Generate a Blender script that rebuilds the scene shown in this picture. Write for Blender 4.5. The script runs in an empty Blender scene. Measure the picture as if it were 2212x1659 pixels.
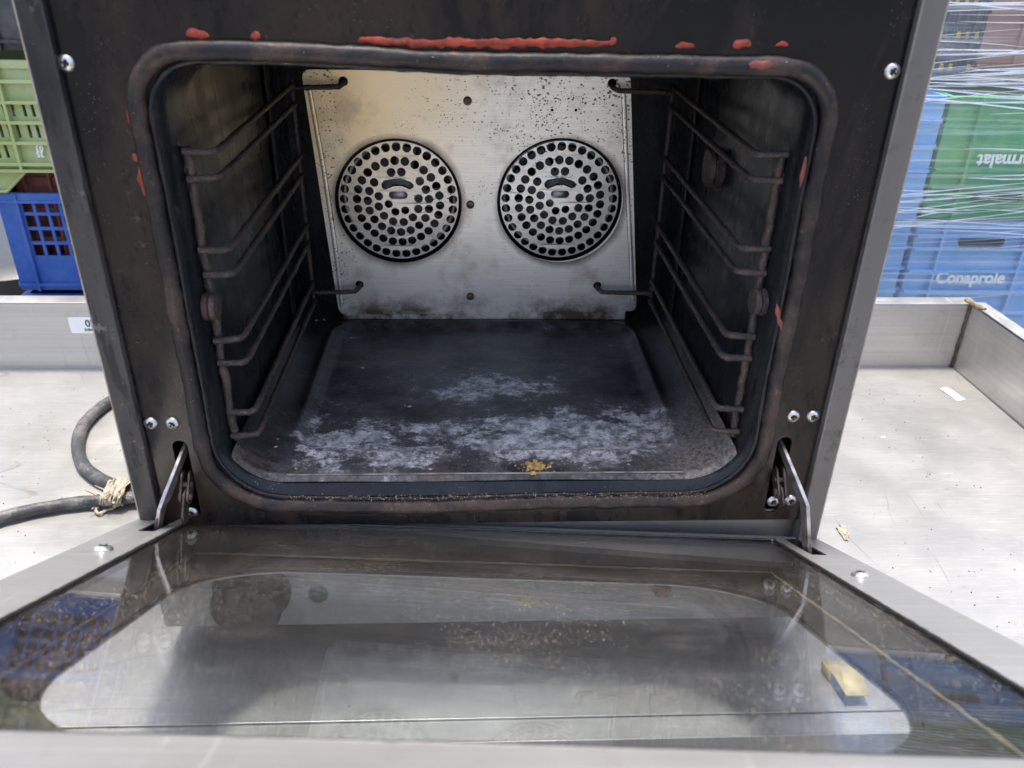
import bpy, bmesh, math, random
from mathutils import Vector, Matrix, noise
from mathutils.geometry import tessellate_polygon
random.seed(7)
S = bpy.context.scene
COL = S.collection
PI = math.pi

# ------------------------------------------------------------------ camera
F_PX = 1791.6                                    # focal length in pixels of a 2212 x 1659 picture
RC = [[0.99899471, -0.04060109, 0.01900296],      # world -> camera (x right, y down, z forward)
      [-0.0028144, -0.47987557, -0.87733205],
      [0.04473969, 0.8763966, -0.47950742]]
CAM = Vector((-0.0107, -0.5836, 0.5990))
cd = bpy.data.cameras.new('camera'); cam = bpy.data.objects.new('camera', cd); COL.objects.link(cam)
X, Yc, Z = Vector(RC[0]), -Vector(RC[1]), -Vector(RC[2])
cam.matrix_world = Matrix(((X.x, Yc.x, Z.x, CAM.x), (X.y, Yc.y, Z.y, CAM.y), (X.z, Yc.z, Z.z, CAM.z), (0, 0, 0, 1)))
cd.sensor_width = 36; cd.lens = F_PX / 2212 * 36; cd.clip_start = 0.01; cd.clip_end = 500
cd.dof.use_dof = True; cd.dof.focus_distance = 0.86; cd.dof.aperture_fstop = 8.5
S.camera = cam

def ray(px, py):
    v = (px - 1106, py - 829.5, F_PX)
    return Vector([sum(RC[i][j] * v[i] for i in range(3)) for j in range(3)])
def onY(px, py, Y): d = ray(px, py); return CAM + d * ((Y - CAM.y) / d.y)
def onZ(px, py, Zz): d = ray(px, py); return CAM + d * ((Zz - CAM.z) / d.z)
def onX(px, py, Xx): d = ray(px, py); return CAM + d * ((Xx - CAM.x) / d.x)

# ------------------------------------------------------------------ light
SUN_EL, SUN_AZ = 84.0, -27.0                       # azimuth from +Y (behind the oven) towards +X
w = bpy.data.worlds.new('World'); S.world = w; w.use_nodes = True
nt = w.node_tree; nt.nodes.clear()
sky = nt.nodes.new('ShaderNodeTexSky'); sky.sky_type = 'NISHITA'; sky.sun_disc = False
sky.sun_elevation = math.radians(SUN_EL); sky.sun_rotation = math.radians(SUN_AZ)
sky.air_density = 1.0; sky.dust_density = 4.0; sky.ozone_density = 0.6
bg = nt.nodes.new('ShaderNodeBackground'); bg.inputs[1].default_value = 0.15
wo = nt.nodes.new('ShaderNodeOutputWorld')
nt.links.new(sky.outputs[0], bg.inputs[0]); nt.links.new(bg.outputs[0], wo.inputs[0])
sl = bpy.data.lights.new('sun', 'SUN'); sl.energy = 2.9; sl.angle = math.radians(8.0); sl.color = (1, 0.96, 0.9)
so = bpy.data.objects.new('sun', sl); COL.objects.link(so)
e, a = math.radians(SUN_EL), math.radians(SUN_AZ)
tosun = Vector((math.sin(a) * math.cos(e), math.cos(a) * math.cos(e), math.sin(e)))
so.rotation_euler = tosun.to_track_quat('Z', 'Y').to_euler()
S.view_settings.view_transform = 'Standard'; S.view_settings.look = 'None'
S.view_settings.gamma = 1; S.view_settings.use_curve_mapping = False
S.view_settings.exposure = 1.5
S.render.engine = 'CYCLES'
S.cycles.max_bounces = 10; S.cycles.transparent_max_bounces = 24; S.cycles.glossy_bounces = 6

# ------------------------------------------------------------------ materials
class NT:
    def __init__(s, name):
        s.m = bpy.data.materials.new(name); s.m.use_nodes = True
        s.t = s.m.node_tree; s.t.nodes.clear()
        s.out = s.t.nodes.new('ShaderNodeOutputMaterial')
        s.co = s.t.nodes.new('ShaderNodeTexCoord')
    def n(s, typ, **kw):
        nd = s.t.nodes.new(typ)
        for k, v in kw.items(): setattr(nd, k, v)
        return nd
    def l(s, a, b): s.t.links.new(a, b)
    def map(s, scale=(1, 1, 1), loc=(0, 0, 0), rot=(0, 0, 0)):
        m = s.n('ShaderNodeMapping'); m.inputs['Scale'].default_value = scale
        m.inputs['Location'].default_value = loc; m.inputs['Rotation'].default_value = rot
        s.l(s.co.outputs['Object'], m.inputs[0]); return m.outputs[0]
    def noise(s, sc, detail=6, rough=0.6, vec=None, dist=0.0):
        q = s.n('ShaderNodeTexNoise'); q.inputs['Scale'].default_value = sc
        q.inputs['Detail'].default_value = detail; q.inputs['Roughness'].default_value = rough
        q.inputs['Distortion'].default_value = dist
        s.l(vec if vec is not None else s.co.outputs['Object'], q.inputs['Vector']); return q.outputs['Fac']
    def vor(s, sc, vec=None, feat='F1', rnd=1.0):
        q = s.n('ShaderNodeTexVoronoi'); q.feature = feat; q.inputs['Scale'].default_value = sc
        q.inputs['Randomness'].default_value = rnd
        s.l(vec if vec is not None else s.co.outputs['Object'], q.inputs['Vector']); return q.outputs['Distance']
    def rng(s, v, a, b, c=0.0, d=1.0):
        r = s.n('ShaderNodeMapRange'); r.clamp = True
        for i, x in zip((1, 2, 3, 4), (a, b, c, d)): r.inputs[i].default_value = x
        s.l(v, r.inputs[0]); return r.outputs[0]
    def math(s, op, a, b=None):
        q = s.n('ShaderNodeMath', operation=op)
        for i, x in enumerate((a, b)):
            if x is None: continue
            if isinstance(x, (int, float)): q.inputs[i].default_value = x
            else: s.l(x, q.inputs[i])
        return q.outputs[0]
    def mix(s, fac, a, b):
        q = s.n('ShaderNodeMix', data_type='RGBA')
        for i, x in ((0, fac), (6, a), (7, b)):
            if isinstance(x, (int, float)): q.inputs[i].default_value = x
            elif isinstance(x, tuple): q.inputs[i].default_value = (*x, 1)
            else: s.l(x, q.inputs[i])
        return q.outputs[2]
    def xyz(s):
        q = s.n('ShaderNodeSeparateXYZ'); s.l(s.co.outputs['Object'], q.inputs[0]); return q.outputs
    def bsdf(s, col, rough=0.5, metal=0.0, bump=None, bstr=0.2, bdist=0.001, spec=0.5):
        b = s.n('ShaderNodeBsdfPrincipled')
        for k, x in (('Base Color', col), ('Roughness', rough), ('Metallic', metal)):
            if isinstance(x, (int, float)): b.inputs[k].default_value = x
            elif isinstance(x, tuple): b.inputs[k].default_value = (*x, 1)
            else: s.l(x, b.inputs[k])
        b.inputs['Specular IOR Level'].default_value = spec
        if bump is not None:
            q = s.n('ShaderNodeBump'); q.inputs['Strength'].default_value = bstr; q.inputs['Distance'].default_value = bdist
            s.l(bump, q.inputs['Height']); s.l(q.outputs[0], b.inputs['Normal'])
        s.l(b.outputs[0], s.out.inputs[0]); s.b = b
        return s.m

def m_simple(name, c, r=0.5, metal=0.0, var=0.25, sc=40, bump=0.15, spec=0.5):
    t = NT(name); n = t.noise(sc)
    d = tuple(x * (1 - var) for x in c)
    return t.bsdf(t.mix(t.rng(n, .35, .65), d, c), r, metal, n, bump, 0.0006, spec)

def m_steel(name, c=(0.62, 0.6, 0.57), r=0.3, axis=(4, 300, 4), dirt=(0.2, 0.16, 0.12), dirtamt=0.5, metal=0.9, scr=0.4, streak=0.12, lines=False):
    t = NT(name)
    br = t.noise(1.0, 4, .7, t.map(axis)); big = t.noise(9, 5, .6); mid = t.noise(60, 6, .7)
    c2 = tuple(x * (1 - streak) for x in c)
    col = t.mix(t.rng(br, .3, .7), c2, c)
    col = t.mix(t.math('MULTIPLY', t.rng(mid, .58, .75), dirtamt), col, dirt)
    v = t.vor(170); spots = t.rng(v, .08, .14, 1, 0)
    spots = t.math('MULTIPLY', spots, t.rng(big, .52, .7)); col = t.mix(t.math('MULTIPLY', spots, dirtamt), col, dirt)
    # scratches
    sc1 = t.noise(1.0, 2, .5, t.map((160, 9, 9), rot=(0, 0, .7))); sc2 = t.noise(1.0, 2, .5, t.map((9, 190, 9), rot=(0, 0, .35)))
    s_ = t.math('MULTIPLY', t.math('ADD', t.rng(sc1, .66, .72), t.rng(sc2, .66, .72)), 0.0 if lines else 1.0)
    if lines:
        ln = None
        for k_, (sc_, rz, lo) in enumerate((((2.2, 7, 1), .5, 0), ((7, 2.5, 1), .3, 3), ((3, 11, 1), -.6, 6), ((14, 4, 1), 1.2, 9))):
            nn = t.noise(1.0, 1.5, .4, t.map(sc_, loc=(lo, lo, 0), rot=(0, 0, rz)))
            l_ = t.math('MULTIPLY', t.rng(t.math('ABSOLUTE', t.math('SUBTRACT', nn, .5)), .001, .0045, 1, 0), t.rng(t.noise(5 + k_, 2, .5, t.map(loc=(lo, 2, 0))), .60, .66))
            ln = l_ if ln is None else t.math('MAXIMUM', ln, l_)
        smd = t.rng(t.noise(6, 8, .72, t.map((1, 1.6, 1))), .5, .68, 0, .35)
        col = t.mix(smd, col, tuple(x * .62 for x in c)); col = t.mix(t.math('MULTIPLY', ln, .45), col, tuple(x * .4 for x in c))
        fine = t.noise(1.0, 3, .6, t.map((30, 420, 1), rot=(0, 0, .9))); col = t.mix(t.rng(fine, .55, .7, 0, .35), col, tuple(min(1, x * 1.5) for x in c))
    rr = t.math('ADD', t.rng(big, .3, .7, r * .8, r * 1.35), t.math('MULTIPLY', s_, scr * .3))
    h = t.math('ADD', t.math('MULTIPLY', br, .6), t.math('MULTIPLY', s_, scr))
    return t.bsdf(col, rr, metal, h, 0.12, 0.0006)

def m_soot(name, c=(0.030, 0.030, 0.033), brown=(0.075, 0.058, 0.048), r=(.25, .55), speck=0.5, browns=0.5, stretch=(1, 1, 1), bump=.25, spec=.28):
    t = NT(name); v = t.map(stretch)
    a = t.noise(7, 7, .65, v, .4); b = t.noise(28, 8, .7, v); f = t.noise(420, 3, .6)
    col = t.mix(t.math('MULTIPLY', t.rng(a, .45, .58), browns), c, brown)
    col = t.mix(t.rng(b, .3, .75, 0, .55), col, tuple(x * .45 for x in c))
    sp = t.math('MULTIPLY', t.rng(t.vor(340), .07, .17, 1, 0), t.rng(b, .52, .60))
    col = t.mix(t.math('MULTIPLY', sp, speck), col, (.42, .36, .32))
    sp2 = t.math('MULTIPLY', t.rng(f, .66, .74), t.rng(a, .4, .6)); col = t.mix(t.math('MULTIPLY', sp2, speck * .6), col, (.22, .2, .2))
    h = t.math('ADD', b, t.math('MULTIPLY', f, .5))
    fl_ = t.rng(t.noise(90, 7, .75, v), .54, .60, 0, .6); col = t.mix(fl_, col, tuple(x * .4 for x in c))
    wo_ = t.math('MULTIPLY', t.rng(t.noise(50, 8, .8, t.map(loc=(5, 1, 2))), .60, .66), t.rng(a, .42, .55)); col = t.mix(t.math('MULTIPLY', wo_, .7), col, tuple(x * 2.2 for x in brown))
    return t.bsdf(col, t.rng(b, .3, .7, r[0], r[1]), 0.0, h, bump, 0.0008, spec)

M = {}
M['face'] = m_soot('black_enamel', (.006, .0065, .009), (.040, .028, .020), (.10, .28), .35, .9, (1, 1, .45), .12)
M['wall'] = m_soot('sooty_wall', (.008, .010, .014), (.034, .031, .031), (.16, .42), .7, .6, (1, 1, .35), .2)
M['gasket'] = m_soot('gasket_rubber', (.018, .016, .017), (.075, .048, .038), (.28, .5), 1.2, .9, (3, 3, 3), .7)
M['strip'] = m_soot('dirty_strip', (.018, .018, .020), (.10, .09, .082), (.3, .5), .5, .7, (1, 1, .2), .2)
M['strip_r'] = m_steel('dirty_steel_strip', (.17, .16, .152), .40, (90, 90, 2), (.04, .033, .03), .8, .5)
M['door_in'] = m_soot('door_inner', (.012, .011, .011), (.045, .036, .030), (.4, .6), .6, .7, (1, 1, 1), .2)
M['case'] = m_steel('case_steel', (.58, .56, .53), .35, (4, 4, 260), dirtamt=.4)
M['edge'] = m_simple('case_edge', (.50, .43, .37), .5, .3, .4, 90)
M['door_steel'] = m_steel('door_steel', (.33, .325, .315), .38, (3, 420, 3), (.25, .2, .17), .45, .60, .3, .22)
M['tray'] = m_steel('tray_steel', (.338, .330, .312), .36, (3, 260, 3), (.20, .165, .12), .45, .62, 1.2, .10, True)
M['tray_w'] = m_steel('tray_rim_steel', (.56, .54, .52), .40, (3, 3, 200), (.25, .2, .17), .35, .85, .8, .15)
M['ctl'] = m_steel('panel_steel', (.52, .52, .50), .42, (260, 3, 3), dirtamt=.3)
M['silicone'] = m_simple('red_silicone', (.46, .062, .030), .6, 0, .65, 130, .5)
M['silicone_dark'] = m_simple('dark_red_silicone', (.22, .055, .04), .55, 0, .5, 150, .5)  # darker, browner red than the other sealant
M['screw'] = m_simple('screw_steel', (.78, .75, .71), .28, .9, .35, 300, .2)
M['dark'] = m_simple('black_void', (.012, .012, .012), .8)
M['rust'] = None
def m_rust():
    t = NT('rusty_rod'); a = t.noise(35, 6, .6); b = t.noise(420, 5, .7)
    col = t.mix(t.rng(a, .45, .6), (.040, .032, .031), (.075, .048, .038))
    col = t.mix(t.rng(b, .55, .68), col, (.22, .175, .155)); col = t.mix(t.rng(b, .28, .45, .9, 0), col, (.02, .018, .018))
    z = t.noise(12, 3, .5); col = t.mix(t.rng(z, .66, .72, 0, .6), col, (.20, .09, .05))
    return t.bsdf(col, t.rng(b, .3, .7, .65, .35), .2, b, .9, .0012)
M['rust'] = m_rust()
M['arm'] = m_simple('hinge_steel', (.50, .47, .45), .28, .8, .7, 60, .3)
M['armd'] = m_simple('hinge_dark_steel', (.16, .125, .10), .4, .7, .6, 90, .4)
M['fan'] = m_simple('fan_steel', (.42, .41, .40), .4, .7, .5, 60)
M['plastic_black'] = m_simple('black_plastic', (.02, .02, .02), .4, 0, .3, 60)
M['green_lens'] = m_simple('green_lens', (.02, .12, .06), .2)
M['red_lens'] = m_simple('red_lens', (.16, .05, .04), .25)
M['cable'] = m_soot('cable_rubber', (.045, .046, .048), (.16, .15, .14), (.4, .6), .8, .7, (4, 4, 4), .5)
M['twine'] = m_simple('jute_twine', (.34, .29, .22), .9, 0, .5, 200, .6)
M['crumb'] = m_simple('crumb_tan', (.48, .33, .20), .9, 0, .4, 300, .5)
M['crumb_y'] = m_simple('crumb_yellow', (.55, .36, .12), .9, 0, .6, 250, .8)
M['sticker'] = m_simple('paper_label', (.80, .80, .82), .45, 0, .05, 40)
M['ink'] = m_simple('label_ink', (.03, .03, .035), .6)
M['bead'] = m_simple('old_glue', (.17, .135, .08), .5, 0, .4, 80, .4)
M['brass'] = m_simple('yellowed_metal', (.62, .50, .24), .6, 0, .3, 70, .3)
M['concrete'] = m_simple('yard_concrete', (.16, .152, .142), .9, 0, .3, 3)
M['tin'] = m_simple('debris', (.12, .09, .07), .8)

def m_backpanel():
    t = NT('spotted_steel'); o = t.xyz()
    br = t.noise(1.0, 5, .75, t.map((14, 3, 900))); big = t.noise(6, 5, .6); b2 = t.noise(22, 6, .7)
    col = t.mix(t.rng(br, .3, .7), (.70, .67, .63), (.93, .91, .87))
    warm_refl = t.math('MULTIPLY', t.rng(o[0], -.11, .02, 1, 0), t.rng(o[2], .25, .42))  # warm reflection painted into the steel colour, upper left
    col = t.mix(t.math('MULTIPLY', warm_refl, t.rng(big, .3, .6, .5, 1.0)), col, (.86, .66, .38))
    # dark burn specks, dense towards the top right
    dens = t.math('ADD', t.math('MULTIPLY', t.rng(o[0], -.12, .17, 0, .5), t.rng(o[2], .3, .44)), t.rng(t.math('ABSOLUTE', t.math('ADD', o[0], .165)), 0, .03, .35, 0))
    dens = t.math('ADD', dens, t.rng(b2, .42, .7, 0, .42))
    vv = t.map((1, 1, 1.35)); sp = t.vor(200, vv)
    thr = t.math('MULTIPLY', dens, .50); s1 = t.rng(t.math('SUBTRACT', sp, thr), -.03, .05, 1, 0)
    pick = t.rng(t.noise(150, 2, .5), .38, .46)
    s1 = t.math('MULTIPLY', s1, pick)
    sp2 = t.vor(420); s2 = t.math('MULTIPLY', t.rng(t.math('SUBTRACT', sp2, t.math('MULTIPLY', dens, .50)), -.03, .04, 1, 0), t.rng(t.noise(60, 3, .6), .47, .56))
    s_ = t.math('MAXIMUM', s1, s2)
    stain = t.rng(t.noise(18, 7, .7), .52, .68, 0, .5)
    col = t.mix(stain, col, (.36, .28, .24)); col = t.mix(t.math('MULTIPLY', s_, .85), col, (.07, .05, .045))
    edge = t.rng(o[2], .198, .228, 1, 0); col = t.mix(t.math('MULTIPLY', edge, t.rng(b2, .4, .6)), col, (.12, .085, .06))
    for cx in (-.0955, .0875):                    # darker ring round each fan opening
        dx = t.math('SUBTRACT', o[0], cx); dz = t.math('SUBTRACT', o[2], .330)
        rr = t.math('SQRT', t.math('ADD', t.math('MULTIPLY', dx, dx), t.math('MULTIPLY', dz, dz)))
        rn = t.math('ADD', rr, t.rng(b2, .2, .8, -.004, .004)); ringm = t.math('MULTIPLY', t.rng(rn, .0700, .078, .8, 0), t.math('GREATER_THAN', rr, .0690))
        col = t.mix(ringm, col, (.09, .065, .055))
    return t.bsdf(col, t.math('ADD', t.rng(b2, .3, .7, .30, .42), t.math('MULTIPLY', s_, .3)), t.math('SUBTRACT', .78, t.math('MULTIPLY', s_, .7)), t.math('SUBTRACT', br, s_), .12, .0006)
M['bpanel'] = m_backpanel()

def m_floor():
    t = NT('crusted_oven_floor'); o = t.xyz()
    v = t.map((.85, 1.3, 1)); a = t.noise(9, 8, .72, v, .2); b = t.noise(34, 9, .8, v, .0); f = t.noise(260, 4, .7)
    base = t.mix(t.rng(a, .4, .65), (.007, .008, .011), (.028, .024, .024))
    brown = t.rng(t.noise(14, 6, .6, t.map((.5, 2, 1), loc=(3, 1, 0))), .56, .62, 0, .6); base = t.mix(brown, base, (.075, .052, .042))
    band = t.rng(t.math('ABSOLUTE', t.math('SUBTRACT', o[1], .078)), .02, .085, 1, 0)        # crust along the front
    mid = t.math('MULTIPLY', t.rng(t.math('ABSOLUTE', t.math('SUBTRACT', o[1], .175)), .01, .085, 1, 0), t.rng(t.math('ABSOLUTE', t.math('ADD', o[0], -.0)), .03, .13, 1, 0))
    side = t.rng(t.math('ABSOLUTE', o[0]), .165, .205, 1, .6)
    c_ = t.noise(8.5, 12, .84, t.map((1, 1.25, 1), loc=(1.3, .4, 0)), .1); w_ = t.math('ADD', t.math('MULTIPLY', t.math('MAXIMUM', band, t.math('MULTIPLY', mid, .85)), .20), t.math('SUBTRACT', t.math('ADD', t.math('MULTIPLY', c_, 1.15), t.math('MULTIPLY', b, .45)), .25))
    w_ = t.math('MULTIPLY', w_, side)
    flake = t.rng(t.noise(80, 8, .8, t.map((.7, 1.3, 1))), .41, .48, .25, 1); crust = t.math('MULTIPLY', t.math('MULTIPLY', t.rng(w_, .685, .735), t.rng(f, .22, .42)), flake)
    haze_ = t.math('MULTIPLY', t.rng(w_, .52, .70), .30); base = t.mix(haze_, base, (.22, .225, .24)); cc_ = t.mix(t.rng(t.noise(85, 5, .75), .38, .62), (.18, .18, .185), (.74, .73, .73)); col = t.mix(t.math('MULTIPLY', crust, .9), base, cc_)
    rim = t.math('MULTIPLY', t.rng(o[1], .004, .05, 1, 0), t.rng(b, .3, .6)); rim = t.math('MULTIPLY', rim, t.rng(f, .35, .6))
    col = t.mix(t.math('MULTIPLY', rim, .4), col, (.27, .24, .22))
    rs = t.math('MULTIPLY', t.rng(o[0], .13, .18), t.rng(o[1], .16, .04)); rs = t.math('MULTIPLY', rs, t.rng(f, .3, .6)); col = t.mix(t.math('MULTIPLY', rs, .7), col, (.30, .26, .23))
    spots = t.math('MULTIPLY', t.rng(t.vor(110), .10, .16, 1, 0), t.rng(b, .5, .62)); col = t.mix(t.math('MULTIPLY', spots, .5), col, (.20, .21, .23))
    pk = t.math('MULTIPLY', t.rng(t.vor(330), .08, .15, 1, 0), t.rng(t.noise(16, 3), .5, .6)); col = t.mix(t.math('MULTIPLY', pk, .6), col, (.5, .38, .34))
    h = t.math('ADD', t.math('MULTIPLY', crust, .8), f)
    return t.bsdf(col, t.math('ADD', t.rng(b, .3, .7, .28, .5), t.math('MULTIPLY', crust, .4)), 0, h, .45, .0010, .3)
M['floor'] = m_floor()

def m_glass(name, tint=(.90, .93, .90), dust=.12, grime=.0):
    t = NT(name)
    geo = t.n('ShaderNodeNewGeometry'); dot = t.n('ShaderNodeVectorMath', operation='DOT_PRODUCT')
    t.l(geo.outputs['Normal'], dot.inputs[0]); t.l(geo.outputs['Incoming'], dot.inputs[1])
    c = t.math('ABSOLUTE', dot.outputs['Value']); k = t.math('POWER', t.math('SUBTRACT', 1.0, c), 5.0)
    F = t.math('ADD', t.math('MULTIPLY', k, .95), .045)
    tr = t.n('ShaderNodeBsdfTransparent'); tr.inputs[0].default_value = (*tint, 1)
    gl = t.n('ShaderNodeBsdfGlossy'); gl.inputs['Roughness'].default_value = .012
    m1 = t.n('ShaderNodeMixShader'); t.l(F, m1.inputs[0]); t.l(tr.outputs[0], m1.inputs[1]); t.l(gl.outputs[0], m1.inputs[2])
    df = t.n('ShaderNodeBsdfDiffuse')
    big = t.noise(5, 6, .7, None, .8); wipe = t.noise(1.0, 9, .78, t.map((9, 42, 9), rot=(0, 0, .5)), 1.5)
    sm = t.math('MULTIPLY', t.rng(wipe, .48, .75), t.rng(big, .4, .65))
    spk = t.math('MULTIPLY', t.rng(t.vor(330), .07, .13, 1, 0), t.rng(t.noise(7, 3), .46, .60))
    spk2 = t.math('MULTIPLY', t.rng(t.vor(620), .11, .16, 1, 0), t.rng(t.noise(9, 3, .5, t.map(loc=(4, 2, 1))), .46, .6))
    spk = t.math('MAXIMUM', spk, t.math('MULTIPLY', spk2, .7))
    col = t.mix(t.rng(t.noise(200), .4, .6), (.50, .42, .30), (.72, .62, .48)); t.l(t.mix(t.rng(spk, 0, .5), (.40, .37, .34), col), df.inputs[0])
    film = t.math('ADD', t.math('MULTIPLY', sm, dust), grime)
    fac = t.math('MAXIMUM', film, t.math('MULTIPLY', spk, .8 if dust > .05 else .1))
    m2 = t.n('ShaderNodeMixShader'); t.l(fac, m2.inputs[0]); t.l(m1.outputs[0], m2.inputs[1]); t.l(df.outputs[0], m2.inputs[2])
    t.l(m2.outputs[0], t.out.inputs[0]); return t.m
M['glass'] = m_glass('dusty_glass', (.965, .975, .98), dust=.08, grime=.008)
M['glass2'] = m_glass('outer_glass', (.965, .975, .98), dust=.03, grime=.008)

def m_film():
    t = NT('stretch_film')
    tr = t.n('ShaderNodeBsdfTransparent'); tr.inputs[0].default_value = (.93, .95, .98, 1)
    gl = t.n('ShaderNodeBsdfGlossy'); gl.inputs['Roughness'].default_value = .16; gl.inputs[0].default_value = (.95, .97, 1, 1)
    df = t.n('ShaderNodeBsdfDiffuse'); df.inputs[0].default_value = (.8, .85, .92, 1)
    w1 = t.noise(1.0, 4, .6, t.map((2.2, 2, 120), rot=(0, .10, 0))); w2 = t.noise(1.0, 4, .6, t.map((2.0, 2, 160), rot=(0, -.14, 0)))
    s_ = t.math('MAXIMUM', t.rng(w1, .52, .70), t.rng(w2, .54, .72))
    add = t.n('ShaderNodeMixShader'); add.inputs[0].default_value = .5; t.l(gl.outputs[0], add.inputs[1]); t.l(df.outputs[0], add.inputs[2])
    tl = t.n('ShaderNodeBsdfTranslucent'); tl.inputs[0].default_value = (.85, .89, .95, 1); ad2 = t.n('ShaderNodeMixShader'); ad2.inputs[0].default_value = .4; t.l(add.outputs[0], ad2.inputs[1]); t.l(tl.outputs[0], ad2.inputs[2]); add = ad2
    b = t.n('ShaderNodeBump'); b.inputs['Strength'].default_value = .6; b.inputs['Distance'].default_value = .004
    t.l(t.math('ADD', w1, w2), b.inputs['Height']); t.l(b.outputs[0], gl.inputs['Normal'])
    mx = t.n('ShaderNodeMixShader'); t.l(t.rng(s_, 0, 1, .13, .62), mx.inputs[0]); t.l(tr.outputs[0], mx.inputs[1]); t.l(add.outputs[0], mx.inputs[2])
    t.l(mx.outputs[0], t.out.inputs[0]); return t.m
M['film'] = m_film()
M['crease'] = m_simple('film_crease', (.82, .87, .93), .3, 0, .1, 40)
def m_plastic(name, c, worn=(.7, .7, .65), amt=.35, r=.4):
    t = NT(name); a = t.noise(10, 6, .7); b = t.noise(70, 6, .7, t.map((1, 1, .5)))
    col = t.mix(t.math('MULTIPLY', t.rng(a, .45, .7), amt), c, worn); col = t.mix(t.rng(b, .6, .75, 0, amt * .8), col, tuple(x * .35 for x in c))
    return t.bsdf(col, t.rng(b, .3, .7, r, r + .2), 0, b, .15, .001)
M['p_green'] = m_plastic('faded_green_plastic', (.34, .40, .15), (.52, .55, .42), .5)
M['p_blue'] = m_plastic('royal_blue_plastic', (.020, .085, .36), (.2, .32, .6), .25)
M['p_red'] = m_plastic('brick_red_plastic', (.20, .045, .035), (.4, .2, .17), .4)
M['p_black'] = m_plastic('black_plastic_crate', (.02, .02, .022), (.25, .25, .27), .3, .3)
M['p_lblue'] = m_plastic('light_blue_plastic', (.20, .40, .66), (.40, .56, .74), .4)
M['p_dgreen'] = m_plastic('dark_green_plastic', (.05, .32, .12), (.32, .54, .18), .55)
M['p_yellow'] = m_plastic('yellow_plastic', (.58, .42, .05), (.6, .5, .2), .3)
M['p_brown'] = m_plastic('brown_plastic', (.32, .15, .10), (.5, .36, .3), .4)
M['letter'] = m_simple('white_print', (.88, .88, .86), .6, 0, .12, 120)

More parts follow.
